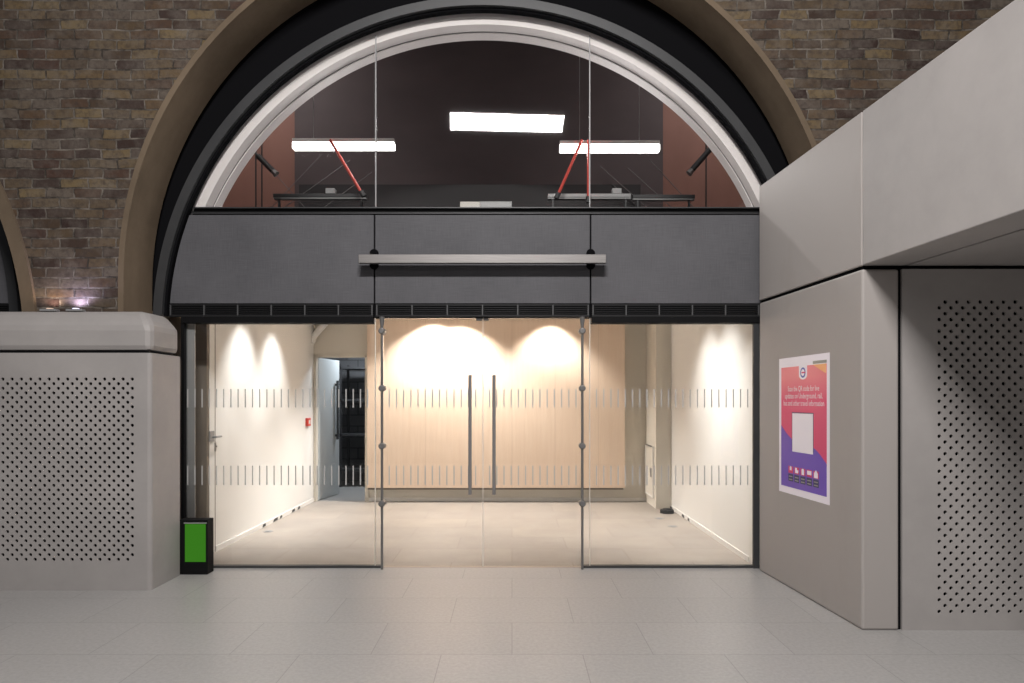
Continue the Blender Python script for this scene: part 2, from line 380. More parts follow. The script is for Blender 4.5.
pane([(PX(583.5),.02),(PX(583.5),PZ(317)),(PX(590),PZ(317)),(PX(590),.02)], 'window_6', 'narrow glass strip right of the doors')
pane([(PX(590.6),.02),(PX(590.6),PZ(321)),(PX(757),PZ(321)),(PX(757),.02)], 'window_7', 'right fixed full-height pane')
for i, (px, w) in enumerate(((374.3,.006), (590.3,.006))):
    x = PX(px); struct(MB().box(x-w/2, x+w/2, YG-.003, YG+.03, 0, PZ(317)).build('trim_%d' % (16+i), M['seal']))
# jambs
struct(MB().box(PX(181), PX(184.2), YF+.0, YF+.10, 0, PZ(316.8)).build('trim_18', M['black']), 'black jamb beside the left pier')
struct(MB().box(PX(184.4), PX(191.5), YG+.03, YG+.045, 0, PZ(321)).build('trim_19', M['grey']))
struct(MB().box(PX(753.5), PX(759.5), YF+.0, YF+.03, 0, PZ(316.8)).build('trim_20', M['frame']), 'charcoal jamb beside the right pier')
struct(MB().box(PX(184.2), PX(381), YG-.02, YG+.04, 0, .02).build('trim_21', M['frame'])); struct(MB().box(PX(583.5), PX(757), YG-.02, YG+.04, 0, .02).build('trim_22', M['frame']))

def door(xa, xb, name, label, hx):
    o = MB().xz([(xa,.012),(xa,PZ(318)),(xb,PZ(318)),(xb,.012)], YG, YG+.012).build(name, M['glass']); struct(o, label)
    mb = MB(); z0, z1 = PZ(494.5, YF-.05), PZ(375, YF-.05); hx = PX(hx, YF-.05)
    mb.tube((hx, YF-.05, z0), (hx, YF-.05, z1), .0165, n=16)
    for z in (z0+.12, z1-.12): mb.tube((hx, YF-.05, z), (hx, YG, z), .009)
    h_ = mb.build('door_handle', M['handle'], o, smooth=False); h_['label'] = 'long vertical grey pull handle'
    return o
d1 = door(PX(382.6), PX(482.2), 'door_1', 'left leaf of the frameless glass double door', 470)
d2 = door(PX(483.4), PX(582.0), 'door_2', 'right leaf of the frameless glass double door', 494)
for d, x in ((d1, PX(482.3)), (d2, PX(483.3))):
    MB().box(x-.0018, x+.0018, YG-.002, YG+.014, .012, PZ(318)).build('edge_seal', M['seal'], d)
MB().box(PX(476), PX(482.4), YG-.015, YG+.03, PZ(320), PZ(316.8)).build('patch_fitting', M['darkmetal'], d1)
MB().box(PX(483.2), PX(488.5), YG-.015, YG+.03, PZ(320), PZ(316.8)).build('patch_fitting', M['darkmetal'], d2)

def dashes(px0, px1, parent, start=192.4, skip=()):
    """two rows of frosted safety dashes printed on a pane"""
    n = 0; mb = MB(); px = start
    while px < px1:
        if px > px0 and not any(a < px < b for a, b in skip):
            for ya, yb in ((389,407.5),(466,485.5)): mb.box(PX(px)-.0058, PX(px)+.0058, YG-.002, YG-.0005, PZ(yb), PZ(ya))
        px += 7.235
    o = mb.build('safety_dashes', M['film'], parent); o['label'] = 'two rows of short frosted vertical dashes'
wn = bpy.data.objects
dashes(185, 373, wn['window_4'], 186.0); dashes(384, 481, d1, 388.6); dashes(484.5, 581, d2, 489.5)
dashes(592, 752, wn['window_7'], 597.0)

# pivot posts carrying the doors
for px, lab in ((382, 'slim dark steel post with four round clamps at left door edge'), (582.3, 'slim dark steel post with four round clamps at right door edge')):
    Y = YF-.03; x = PX(px, Y)
    root = empty('door_post', (x, Y, 0), lab, 'post', 'clamped posts beside the doors')
    mb = MB().tube((x, Y, 0), (x, Y, PZ(317)), .0125, n=14); mb.tube((x, Y, PZ(328,Y)), (x, Y, PZ(317,Y)), .013, .026, 14)
    under(mb.build('rod', M['rod']), root)
    for py in (331, 388.3, 446, 503.5):
        z = PZ(py, Y)
        mb = MB().tube((x, Y-.022, z), (x, YG, z), .031, n=24); mb.tube((x, Y-.032, z), (x, Y-.022, z), .024, .031, 24)
        under(mb.build('clamp', M['rod'], None, .003), root)

# ------------------------------------------------------------------ shop interior
WX0, WX1, YBK = -3.17, 2.37, 10.55
zc = 3.05
struct(MB().box(WX0-.4, WX0, 6.92, YBK+.05, 0, zc).build('wall_left', M['plaster']), 'brightly lit cream left wall of the shop')
struct(MB().box(WX0-.42, WX0-.004, 6.86, 6.919, 0, zc).build('trim_23', M['taupe']), 'end face of the left wall, shade put into its taupe colour')  # wall end in shade; the taupe colour carries its darkness
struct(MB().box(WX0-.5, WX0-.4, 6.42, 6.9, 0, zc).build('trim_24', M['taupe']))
struct(MB().box(WX1, WX1+.3, 6.48, 9.81, 0, zc).build('wall_right', M['plaster']), 'cream right wall of the shop')
struct(MB().box(2.14, WX1+.3, 9.811, YBK, 0, zc).build('wall_right_return', M['plaster2']), 'boxed-out corner at the back right of the shop')
dx0, dx1, dz = PX(316, YBK), PX(367, YBK), PZ(357, YBK)
mb = MB().box(dx1, WX1+.3, YBK, YBK+.12, 0, zc); mb.box(WX0-.3, dx0, YBK, YBK+.12, 0, zc); mb.box(dx0, dx1, YBK, YBK+.12, dz, zc)
struct(mb.build('wall_back', M['plaster2']), 'cream back wall of the shop with a doorway')
struct(MB().box(WX0-.4, WX1+.4, 6.50, YBK+.1, zc, zc+.12).build('ceiling', M['plaster']), 'shop ceiling')
o = MB().box(WX0, WX0+.012, 7.05, YBK, 0, .055).build('baseboard_left', M['white']); struct(o)
def scuff(par, side, pts):
    for k, (py, ln) in enumerate(pts):
        Y = F*EYE/(py-HY)/1.0
        x = WX0+.013 if side < 0 else WX1-.013
        MB().poly([(x,Y,.006),(x,Y+ln,.012),(x,Y+ln*.9,.045),(x,Y+ln*.2,.04)], (-side*.006,0,0)).build('scuff', M['darkmetal'], par)
scuff(o, -1, ((528,.10),(522.5,.16),(519,.07),(513,.13),(510,.1)))
o = MB().box(WX1-.012, WX1, 6.6, 9.81, 0, .055).build('baseboard_right', M['white']); struct(o)
scuff(o, 1, ((510.5,.14),(518.5,.12),(522,.08)))
struct(MB().box(dx1, 2.14, YBK-.012, YBK, 0, .06).build('baseboard_back', M['white']))
# wall groove of the flush service door on the left wall and its lock
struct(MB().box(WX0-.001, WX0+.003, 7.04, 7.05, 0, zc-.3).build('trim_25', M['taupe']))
Y = 6.955
root = empty('door_lock', (WX0, Y, PZ(437, Y)), 'small metal lock with lever near the front end of left wall', 'lock')
under(MB().box(WX0, WX0+.012, Y-.055, Y+.05, PZ(441.5,Y), PZ(431,Y)).build('lock_plate', M['grey'], None, .003), root)
mb = MB().tube((WX0, Y+.01, PZ(437,Y)), (WX0+.055, Y+.01, PZ(437,Y)), .011); mb.tube((WX0+.05, Y+.0, PZ(437,Y)), (WX0+.05, Y+.13, PZ(437,Y)), .01)
under(mb.build('lever', M['grey']), root)
mb = MB().box(WX0, WX0+.008, Y+.075, Y+.105, PZ(452,Y), PZ(443,Y)); mb.tube((WX0+.008, Y+.09, PZ(447,Y)), (WX0+.022, Y+.09, PZ(447,Y)), .010)
under(mb.build('key_plate', M['rod'], None, .002), root)
# call point
Y = 10.2; zc_ = PZ(422, Y)
root = empty('call_point', (WX0, Y, zc_), 'small red square call point on the left wall near the doorway', 'alarm')
cs = under(MB().box(WX0-.002, WX0+.04, Y-.075, Y+.075, zc_-.062, zc_+.062).build('case', M['callred'], None, .006), root)
MB().box(WX0+.04, WX0+.043, Y-.04, Y+.04, zc_-.03, zc_+.03).build('press_plate', M['white'], cs)
# timber panel on the back wall
YW = 10.40
root = empty('timber_panel', (PX(496, YW), YBK, .23), 'large pale timber panel on the back wall, lit from above', 'panel')
under(MB().box(PX(367,YW), PX(625,YW), YW, YBK-.002, PZ(488,YW), 3.0).build('board', M['maple'], None, .004), root)
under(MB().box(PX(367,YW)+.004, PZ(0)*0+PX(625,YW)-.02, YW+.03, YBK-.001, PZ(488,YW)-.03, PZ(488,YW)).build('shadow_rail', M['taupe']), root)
# hatch on boxed-out corner
root = empty('access_hatch', (2.14, 10.2, PZ(499, 10.2)), 'narrow cream access hatch low on the boxed-out back right corner', 'hatch')
Yh0, Yh1 = 9.95, 10.45; zh0, zh1 = PZ(495, 10.1), PZ(447.5, 10.1)
hd = under(MB().box(2.118, 2.139, Yh0, Yh1, zh0, zh1).build('hatch_door', M['plaster2'], None, .003), root)
mb = MB().box(2.112, 2.139, Yh0-.02, Yh0, zh0-.02, zh1+.02); mb.box(2.112, 2.139, Yh1, Yh1+.02, zh0-.02, zh1+.02); mb.box(2.112, 2.139, Yh0, Yh1, zh1, zh1+.02); mb.box(2.112, 2.139, Yh0, Yh1, zh0-.02, zh0)
under(mb.build('hatch_frame', M['plaster']), root)
MB().box(2.10, 2.118, Yh0+.06, Yh0+.10, PZ(477,10.0), PZ(468,10.0)).build('latch', M['grey'], hd, .002)
under(MB().box(2.10, 2.112, Yh0+.02, Yh1-.05, zh1+.02, zh1+.034).build('hatch_lip', M['darkmetal']), root)
# puck and floor spots
x, Y = FL(667, 513)
mb = MB().tube((x,Y,0), (x,Y,.05), .10, .095, 24); mb.tube((x,Y,.05),(x,Y,.065),.07,.06,24)
tag(mb.build('floor_stop', M['rubber'], None, .004), 'black round rubber floor stop by the back right corner', 'door stop')
for (px, py, lab) in ((659.5,518.5,'small brown floor socket near the black floor stop'), (672.5,526.5,'small brown floor socket close to right shop wall'), (268,531.5,'small brown floor socket beside the left shop wall')):
    x, Y = FL(px, py)
    mb = MB().tube((x,Y,0), (x,Y,.006), .062, .058, 20); mb.box(x-.03, x+.03, Y-.03, Y+.03, .006, .011)
    tag(mb.build('floor_socket', M['grey'], None, .002), lab, 'floor socket', 'floor sockets in the shop')
# back doorway, leaf and store room
struct(MB().box(dx0-.9, dx1+.5, YBK+.05, 13.6, -.1, -.001).build('floor_store', M['floor_out']))
struct(MB().box(dx0-.9, dx1+.9, 13.2, 13.3, 0, 3.0).build('wall_store_back', M['darkbrick']), 'dark block wall of the store beyond the doorway')
struct(MB().box(dx1+.5, dx1+.6, YBK+.12, 13.2, 0, 3.0).build('wall_store_right', M['darkbrick'])); struct(MB().box(dx0-1.0, dx0-.9, YBK+.12, 13.2, 0, 3.0).build('wall_store_left', M['darkbrick']))
struct(MB().box(dx0-1.0, dx1+.9, YBK+.12, 13.3, 3.0, 3.1).build('ceiling_store', M['darkbrick']))
mt = Matrix.Translation((dx0+.02, YBK+.06, 0))@Matrix.Rotation(math.radians(80), 4, 'Z')
o = MB().box(0, .78, 0, .045, .01, dz-.01, mt).build('door_3', M['doorleaf'], None, .003); struct(o, 'pale grey back door standing open')
mb = MB().box(.60, .66, -.05, -.03, .95, 1.95, mt); mb.box(.615, .645, -.03, 0, 1.0, 1.04, mt); mb.box(.615, .645, -.03, 0, 1.86, 1.9, mt)
mb.build('pull_handle', M['darkmetal'], o)
mb = MB().box(dx0-.03, dx0+.012, YBK-.015, YBK+.12, 0, dz+.03); mb.box(dx1-.03, dx1+.03, YBK-.015, YBK+.12, 0, dz+.03); mb.box(dx0, dx1, YBK-.015, YBK+.12, dz-.005, dz+.03)
struct(mb.build('trim_26', M['plaster2']), 'frame of the back doorway')
root = empty('storage_rack', (-2.9, 12.6, 0), 'dim metal storage rack in the dark store beyond the doorway', 'rack')
for x in (-3.2, -2.25):
    for y in (12.3, 12.9): under(MB().box(x-.02, x+.02, y-.02, y+.02, 0, 2.3).build('upright', M['darkmetal']), root)
for z in (.3, .95, 1.6, 2.2): under(MB().box(-3.22, -2.23, 12.28, 12.92, z, z+.04).build('shelf', M['darkmetal']), root)
# spotlight head and cream bracket high at the back left
Y = 9.6; c = P(305, 321, Y)
root = empty('spotlight', (c.x, c.y, zc), 'small white spotlight hanging near the top of the left wall', 'spotlight')
under(MB().tube((c.x, Y, c.z+.04), (c.x, Y, zc), .012).build('stem', M['white']), root)
mb = MB().tube(c+Vector((.08,0,.06)), c+Vector((-.03,0,-.02)), .05, .06, 20); under(mb.build('lamp_head', M['white']), root)
Y = 10.45; c = P(320, 333, Y)
root = empty('wall_sounder', (c.x, YBK, c.z), 'cream slanting pipe bracket above the back doorway', 'bracket')
mb = MB().tube(c+Vector((-.16,.05,-.10)), c+Vector((.14,.0,.22)), .05, .05, 16); under(mb.build('arm', M['plaster'], None), root)
under(MB().tube(c+Vector((-.16,.09,-.10)), c+Vector((-.16,.0,-.10)), .075, .075, 20).build('base_plate', M['plaster']), root)

# ------------------------------------------------------------------ space behind the upper glazing
o = MB().ring(FX, FZ, 2.945, 3.12, 6.422, 6.55, 10, 170, 96).build('trim_27', M['lining']); struct(o, 'white lining of the arch behind the upper glass')
struct(MB().ring(FX, FZ, 2.935, 3.04, 6.562, 6.69, 10, 170, 96).build('trim_28', M['lining']), 'inner white lining band of the arch')
struct(MB().ring(FX, FZ, 2.944, 3.04, 6.5505, 6.5615, 10, 170, 96).build('trim_29', M['darkmetal']))
YU = 9.2
struct(MB().box(-5.2, 4.8, YU, YU+.1, 3.2, 7.6).build('wall_upper_back', M['rose']), 'rose brown boarded wall behind the upper glass')
struct(MB().box(-5.2, 4.8, 6.62, YU, 7.4, 7.5).build('ceiling_upper', M['umber']))
struct(MB().box(-5.3, -5.2, 6.42, YU+.1, 3.2, 7.5).build('wall_upper_left', M['rose'])); struct(MB().box(4.8, 4.9, 6.42, YU+.1, 3.2, 7.5).build('wall_upper_right', M['rose']))
struct(MB().box(-5.2, 4.8, 6.7, YU, 3.17, 3.2).build('floor_upper', M['soot']))
mb = MB()
for px in (256, 262, 706): x = PX(px, YU); mb.box(x-.008, x+.008, YU-.012, YU, 3.2, 7.4)
struct(mb.build('trim_30', M['soot']), 'thin dark board joints on the rose wall')
ov = MB()
ov.box(PX(296,YU), PX(662,YU), YU-.06, YU-.001, 3.2, 7.4)
struct(ov.build('trim_31', M['umber']), 'dark umber boarding in the middle of the upper wall')
struct(MB().box(PX(372,YU), PX(604,YU), YU-.09, YU-.061, 3.2, 7.4).build('trim_32', M['umber']))
struct(MB().box(PX(300,YU-.2), PX(640,YU-.2), YU-.24, YU-.10, 3.2, PZ(184.5,YU-.24)).build('trim_33', M['soot']), 'black bulkhead low on the upper wall')
Yl = 8.0
def reflection_bar(pa, pb, py, label):  # glowing bars built for the likely reflection of concourse strips in the glass
    root = empty('reflected_strip', P((pa+pb)/2, py, Yl), label, 'light', 'glowing strips for reflected ceiling lights, behind the upper glass')
    z = PZ(py, Yl); xa, xb = PX(pa,Yl), PX(pb,Yl)
    under(MB().box(xa, xb, Yl, Yl+.10, z, z+.075).build('diffuser', M['tube'], None, .006), root)
    under(MB().box(xa, xb, Yl+.0, Yl+.10, z+.078, z+.12).build('housing', M['white'], None, .004), root)
    for f in (.2, .8):
        x = xa+(xb-xa)*f; under(MB().tube((x, Yl+.05, z+.12), (x, Yl+.05, 7.4), .004, n=6).build('hanger', M['grey']), root)
reflection_bar(292, 394, 148.0, 'glowing strip, put in for a reflected ceiling light, over the left red rod at top of upper glass')
reflection_bar(560, 660, 150.2, 'glowing strip, put in for a reflected ceiling light, over the right red rod at top of upper glass')
def rod(name, a, b, r, m, label, cat, group=None):
    o = MB().tube(a, b, r, n=10).build(name, m, None, smooth=False); return tag(o, label, cat, group)
Yr = 7.7
def redrod(a, b, label):
    o = MB().tube(P(*a,Yr), P(*b,Yr), .017, n=10).build('brace_rod', M['red']); tag(o, label, 'rod', 'red brace rods behind the upper glass')
    d = (P(*b,Yr)-P(*a,Yr)).normalized()
    MB().tube(P(*b,Yr)-d*.05, P(*b,Yr)+d*.02, .03, n=12).build('socket', M['darkmetal'], o)
redrod((330,140), (363,195), 'red slanting rod behind the upper left pane')
redrod((582,140), (557,197), 'red slanting rod behind the upper centre pane, near its right joint')
redrod((588.5,140), (588.5,201), 'red upright rod put in for the reflection along the right joint of the upper glass')  # rod built for a pinkish reflection along the glass edge
# dark trunking bars with little boxes
def trunk(pa, pb, py, label, bx, mtop, mlow, Yt=7.9):
    root = empty('trunking', P((pa+pb)/2, py, Yt), label, 'trunking', 'horizontal trunking behind the upper glass')
    xa, xb, z = PX(pa,Yt), PX(pb,Yt), PZ(py,Yt)
    under(MB().box(xa, xb, Yt, Yt+.09, z-.012, z+.03).build('channel', mtop, None, .003), root)
    under(MB().box(xa, xb, Yt+.01, Yt+.08, z-.03, z-.013).build('cover_strip', mlow, None, .002), root)
    if bx:
        x = PX(bx,Yt); under(MB().box(x-.055, x+.055, Yt, Yt+.09, z+.031, z+.095).build('junction_box', M['grey'], None, .004), root)
    under(MB().box(xa+.05, xa+.07, Yt+.02, Yt+.06, 3.2, z-.03).build('foot', M['darkmetal']), root); under(MB().box(xb-.07, xb-.05, Yt+.02, Yt+.06, 3.2, z-.03).build('foot', M['darkmetal']), root)
trunk(273, 366, 196, 'dark trunking bar behind the upper left pane', 330, M['darkmetal'], M['grey'])
trunk(548, 631, 196, 'grey trunking bar crossing the right joint of upper glass', 617, M['grey'], M['grey'])
trunk(633, 695, 197, 'dark trunking bar behind the upper right pane', None, M['darkmetal'], M['grey'])
# two dark floodlight heads on slanting arms
for a, b, lab in (((258,156),(273,171),'dark slanting track spotlight behind the upper left pane'), ((712,147),(692,170),'dark slanting track spotlight behind the upper right pane')):
    A, B = P(*a,8.3), P(*b,8.3); d = (B-A).normalized()
    root = empty('track_spotlight', A, lab, 'spotlight', 'dark slanting spotlights behind the upper glass')
    lb = under(MB().tube(A, B, .036, .036, 14).build('lamp_body', M['darkmetal']), root)
    MB().tube(B-d*.02, B+d*.06, .03, .042, 14).build('lamp_rim', M['rod'], lb)
    under(MB().tube(A, A-d*.9, .012, n=8).build('arm', M['darkmetal']), root)
k = 0
for a, b in (((256,152),(293,194)), ((350,160),(303,194)), ((322,154),(286,192)), ((372,172),(334,200)), ((600,166),(634,196)), ((628,168),(660,197)), ((650,160),(684,197)), ((612,184),(628,198))):
    side = 'left' if a[0] < 480 else 'right'
    where = ['from the left spotlight down to the dark trunking', 'above the junction box', 'crossing the upper left pane steeply', 'near the left red rod', 'leftmost in the upper right pane', 'second in the upper right pane', 'ending near the dark right trunking', 'shortest, beside the grey junction box'][k]
    yw = 8.25+.1*k; pa, pb = P(*a,yw), P(*b,yw); pb = pb+(pb-pa)*((pb.z-3.2)/(pa.z-pb.z))
    o = MB().tube(pa, pb, .0045, n=6).build('stay_wire', M['wire']); tag(o, 'thin grey slanting stay wire '+where, 'wire', 'stay wires behind the upper glass'); k += 1
tag(MB().box(PX(460,7.6), PX(509,7.6), 7.6, 7.68, 3.2+.0, PZ(201.5,7.6)).build('low_box', M['seal'], None, .006), 'low beige box at bottom centre of the upper glass', 'box')
tag(MB().box(PX(480,7.5), PX(512,7.5), 7.45, 7.52, 3.2+.0, PZ(202.5,7.5)).build('low_cover', M['grey'], None, .006), 'low grey cover beside the beige box, bottom of upper glass', 'cover')

# ------------------------------------------------------------------ left pier cladding
YP, PXR = 5.61, -3.07
PL = -5.6; PB = 6.10; XN, YN = -3.425, 5.832
zj0, zj1 = PZ(352.8,YP), PZ(351.2,YP)
ztop, zbev = 2.393, 2.262
# coping with a sloped top edge on front and end
mb = MB(); bm = mb.bm; bv = ztop-zbev
ring_ = [(PL,YP),(PXR,YP),(PXR,PB),(XN,PB),(XN,YN),(PL,YN)]
A = [(x,y,zj1) for x,y in ring_]; B = [(x,y,zbev) for x,y in ring_]; T = [(x if x != PXR else PXR-.12, y if y != YP else YP+.12, ztop) for x,y in ring_]
va, vb, vt = [[bm.verts.new(p) for p in Q] for Q in (A, B, T)]
bm.faces.new(va); bm.faces.new(vt[::-1])
for i in range(6):
    j = (i+1) % 6; bm.faces.new((va[i],va[j],vb[j],vb[i])); bm.faces.new((vb[i],vb[j],vt[j],vt[i]))
tag(mb.build('concrete_coping', M['concrete'], None, .05), 'pale concrete coping with sloped top edge crowning the left pier', 'coping')
root = empty('pier_cladding', ((PL+PXR)/2, PB, 0), 'pale concrete left pier cladding with a perforated front', 'cladding')
cell = .0393; nx = 44; nz = 40
hx1 = PX(134.5, YP); hx0 = hx1-nx*cell; hz1 = PZ(376.8, YP); hz0 = hz1-nz*cell
pf = under(MB().perforated(hx0, hz0, nx, nz, cell, YP, .0145, .012).build('perforated_sheet', M['concrete']), root); pf['label'] = 'concrete sheet pierced by staggered round holes'
mb = MB().xy([(hx1,YP)]+[(PXR-.035+.035*math.sin(math.radians(9*i)), YP+.035-.035*math.cos(math.radians(9*i))) for i in range(11)]+[(PXR,PB),(hx1,PB)], 0, zj0); mb.box(PL, hx0, YP, YN, 0, zj0); mb.box(hx0, hx1, YP, YP+.03, 0, hz0); mb.box(hx0, hx1, YP, YP+.03, hz1, zj0)
under(mb.build('surround', M['concrete']), root)
under(MB().box(hx0+.002, hx1-.002, YP+.08, YN-.01, .02, zj0-.01).build('dark_lining', M['dark_gap']), root)
under(MB().xy([(PL+.02,YP+.012),(PXR-.012,YP+.012),(PXR-.012,PB-.02),(XN+.02,PB-.02),(XN+.02,YN-.01),(PL+.02,YN-.01)], zj0+.0005, zj1-.0005).build('joint_strip', M['dark_gap']), root)

# little uplights on top of the coping, against the brick
for px, m_, lab in ((50, 'uplens_warm', 'small warm uplight on the coping against the brick, nearer the next arch'), (76, 'uplens', 'small lilac uplight on the coping against the brick, nearer the shop arch')):
    Y = 5.785; x = PX(px, Y)
    root = empty('uplight', (x, Y, ztop), lab, 'uplight', 'small uplights on the left coping')
    uh = under(MB().box(x-.07, x+.07, Y-.035, Y+.03, ztop+.001, ztop+.022).build('housing', M['grey'], None, .005), root)
    MB().tube((x-.0, Y, ztop+.022), (x, Y, ztop+.03), .026, n=20).build('lens', M[m_], uh)

# ------------------------------------------------------------------ right pier, beam and perforated wall
Aa = Vector((PX(759.3, 6.28), 6.28)); Bb = Vector((2.462, 4.642)); U = (Bb-Aa).normalized(); NN = Vector((-U.y, U.x))   # NN points away from the shop (+X side)
if NN.x < 0: NN = -NN
zj = PZ(267, 4.642)
ZBT = 3.65
def band(t0, t1, w0, w1, z0, z1, m, name, bev=.012, n=None):
    pts = [Aa+U*t0+NN*w0, Aa+U*t1+NN*w0, Aa+U*t1+NN*w1, Aa+U*t0+NN*w1]
    return MB().xy([(p.x,p.y) for p in pts], z0, z1).build(name, m, None, bev)
LEN = (Bb-Aa).length
zu0 = zj+.012; zu1 = zj-.014
tag(band(0, LEN-.007, 0, .30, zu0, ZBT, M['concrete2'], 'concrete_beam', .006), 'pale concrete beam block over the poster pier, next to the shopfront', 'beam', 'concrete beam blocks at right')
tag(band(LEN+.007, LEN+3.0, 0, .30, zu0, ZBT, M['concrete'], 'concrete_beam', .006), 'pale concrete beam block overhanging the dark perforated wall', 'beam', 'concrete beam blocks at right')
tag(band(LEN-.0065, LEN+.0065, .012, .28, zu0+.01, ZBT-.01, M['dark_gap'], 'joint_filler', 0), 'dark filler in the joint between the two concrete beam blocks', 'joint')
# pier: side with poster and front return
xr0 = PX(899, 4.642); 
mb = MB().xy([(Aa.x,Aa.y),(Bb.x,Bb.y),(xr0,Bb.y),(xr0,Aa.y)], 0, zu1)
tag(mb.build('concrete_pier', M['concrete2'], None, .016), 'pale concrete pier carrying the poster, right of the shopfront', 'pier')
mb = MB().xy([(Aa.x+.02,Aa.y-.01),(Bb.x+.015,Bb.y+.015),(4.6,Bb.y+.015),(4.6,Bb.y+.3),(xr0,Aa.y-.01)], zu1+.0005, zu0-.0005)
struct(mb.build('trim_34', M['dark_gap']), 'dark recessed joint between pier and beam')
struct(MB().box(xr0+.0005, PX(902.3,4.642)-.0005, Bb.y+.02, Bb.y+.3, 0, zu1).build('trim_35', M['dark_gap']), 'dark upright joint beside the perforated wall')
xp0 = PX(902.3, 4.642); YPN = 4.642
root = empty('perforated_wall_panel', (3.6, YPN, 0), 'shaded concrete wall panel with staggered round holes at far right', 'panel')
cell2 = .0411; nx2, nz2 = 36, 54
gx0 = PX(936.5, YPN); gz1 = PZ(299, YPN); gz0 = gz1-nz2*cell2; gx1 = gx0+nx2*cell2
under(MB().perforated(gx0, gz0, nx2, nz2, cell2, YPN, .0135, .012).build('perforated_sheet', M['concrete']), root)
mb = MB().box(xp0, gx0, YPN, YPN+.03, 0, zu1); mb.box(gx1, 4.62, YPN, YPN+.03, 0, zu1); mb.box(gx0, gx1, YPN, YPN+.03, gz1, zu1); mb.box(gx0, gx1, YPN, YPN+.03, 0, gz0)
under(mb.build('surround', M['concrete']), root)
under(MB().box(xp0+.03, 4.6, YPN+.09, YPN+.2, .01, zu1-.01).build('dark_lining', M['dark_gap']), root)
# soffit behind the beam
e = Aa+U*LEN+NN*.328; e2 = Aa+U*(LEN+3.0)+NN*.328
struct(MB().xy([(e.x,e.y+.0),(e2.x,e2.y),(4.62,e2.y),(4.62,e.y+.3),(e.x,e.y+.3)], zu0+.001, zu0+.08).build('ceiling_porch', M['concrete']), 'concrete soffit behind the overhanging beam')
struct(band(LEN+.02, LEN+3.0, .3005, .327, zu0+.02, zu0+.09, M['dark_gap'], 'trim_36', 0))
struct(MB().box(4.62, 4.72, 1.6, 4.7, 0, zu0+.08).build('wall_porch', M['concrete']))

# ------------------------------------------------------------------ poster on the pier
def pier_t(px):
    k = (px-CX)/F           # x = k*y on the pier side
    return (k*Aa.y-Aa.x)/(U.x-k*U.y)
t0, t1 = pier_t(779.4), pier_t(830)
Pw = t1-t0
p0 = Aa+U*t0
zb_, ztp = PZ(490.7, p0.y), PZ(359, p0.y); Ph = ztp-zb_
root = bpy.data.objects.new('poster', None); COL.objects.link(root); root.empty_display_size = .1
tag(root, 'pink and purple travel information poster with white border on the right pier', 'poster')
# local frame: x along the pier towards the viewer, z up, y into the wall
off = -NN*.0015
root.matrix_world = Matrix(((U.x, NN.x, 0, p0.x+off.x), (U.y, NN.y, 0, p0.y+off.y), (0, 0, 1, zb_), (0, 0, 0, 1)))
def lp(name, pts, layer, m, lab=None):
    """printed shape: pts as fractions of the sheet"""
    o = MB().xz([(x*Pw, z*Ph) for x, z in pts], -.0006*layer, -.0006*layer+.0004).build(name, m, root)
    if lab: o['label'] = lab
    return o
def rect(x0, x1, z0, z1): return [(x0,z0),(x1,z0),(x1,z1),(x0,z1)]
lp('sheet', rect(0,1,0,1), 1, M['paper'])
lp('pink_print', rect(.05,.95,.25,.93), 2, M['pink'])
wave = [(.05,.05),(.95,.05),(.95,.265)]+[(.95-.90*i/24, .265+.235*i/24+.035*math.sin(math.pi*2*i/24)*(1 if i < 12 else 1)) for i in range(1,25)]
lp('purple_print', wave, 3, M['purple'])
tab = [(.43,.965),(.43,.865)]+[(.51-.08*math.cos(math.pi*i/12), .865-.032*math.sin(math.pi*i/12)) for i in range(1,12)]+[(.59,.865),(.59,.965)]
logo = lp('logo_tab', tab, 3, M['paper'])
def ringpts(cx, cz, r, n=28): return [(cx+r*math.cos(2*math.pi*i/n), cz+r*math.sin(2*math.pi*i/n)*Pw/Ph) for i in range(n)]
for q in (lp('logo_ring', ringpts(.51,.882,.052), 4, M['blue'], 'blue ring emblem'), lp('logo_centre', ringpts(.51,.882,.034), 5, M['paper']), lp('logo_bar', rect(.485,.56,.877,.887), 6, M['magenta'])): q.parent = logo
lp('corner_strip', rect(.70,.95,.935,.955), 3, M['sage']); lp('corner_flash', [(.70,.93),(.94,.93),(.94,.865),(.86,.885),(.78,.908)], 3, M['orange'])
def text(s, cx, z, size, m, width=None, name='lettering'):
    cu = bpy.data.curves.new('lettering', 'FONT'); cu.body = s; cu.align_x = 'CENTER'; cu.size = size; cu.resolution_u = 2
    tmp = bpy.data.objects.new('tmp', cu); COL.objects.link(tmp)
    bpy.context.view_layer.update()
    me = bpy.data.meshes.new_from_object(tmp.evaluated_get(bpy.context.evaluated_depsgraph_get())); bpy.data.objects.remove(tmp)
    xs = [v.co.x for v in me.vertices]; sc = 1 if width is None else width/(max(xs)-min(xs))
    for v in me.vertices: v.co = Vector((v.co.x*sc, 0, v.co.y))
    me.materials.clear(); me.materials.append(m)
    bmx = bmesh.new(); bmx.from_mesh(me)
    bmesh.ops.recalc_face_normals(bmx, faces=bmx.faces); bmx.to_mesh(me); bmx.free()
    o = bpy.data.objects.new(name, me); COL.objects.link(o); o.parent = root; o.location = (cx*Pw, -.0006*6, z*Ph); return o
text('Scan the QR code for live', .51, .752, .064, M['paper'], .62*Pw)
text('updates on Underground, rail,', .51, .700, .064, M['paper'], .74*Pw)
text('bus and other travel information', .51, .648, .064, M['paper'], .80*Pw)
lp('code_card_border', rect(.285,.715,.325,.60), 4, M['navy']); lp('code_card', rect(.295,.705,.315,.593), 5, M['paper'], 'blank white card')  # navy print edging the white card
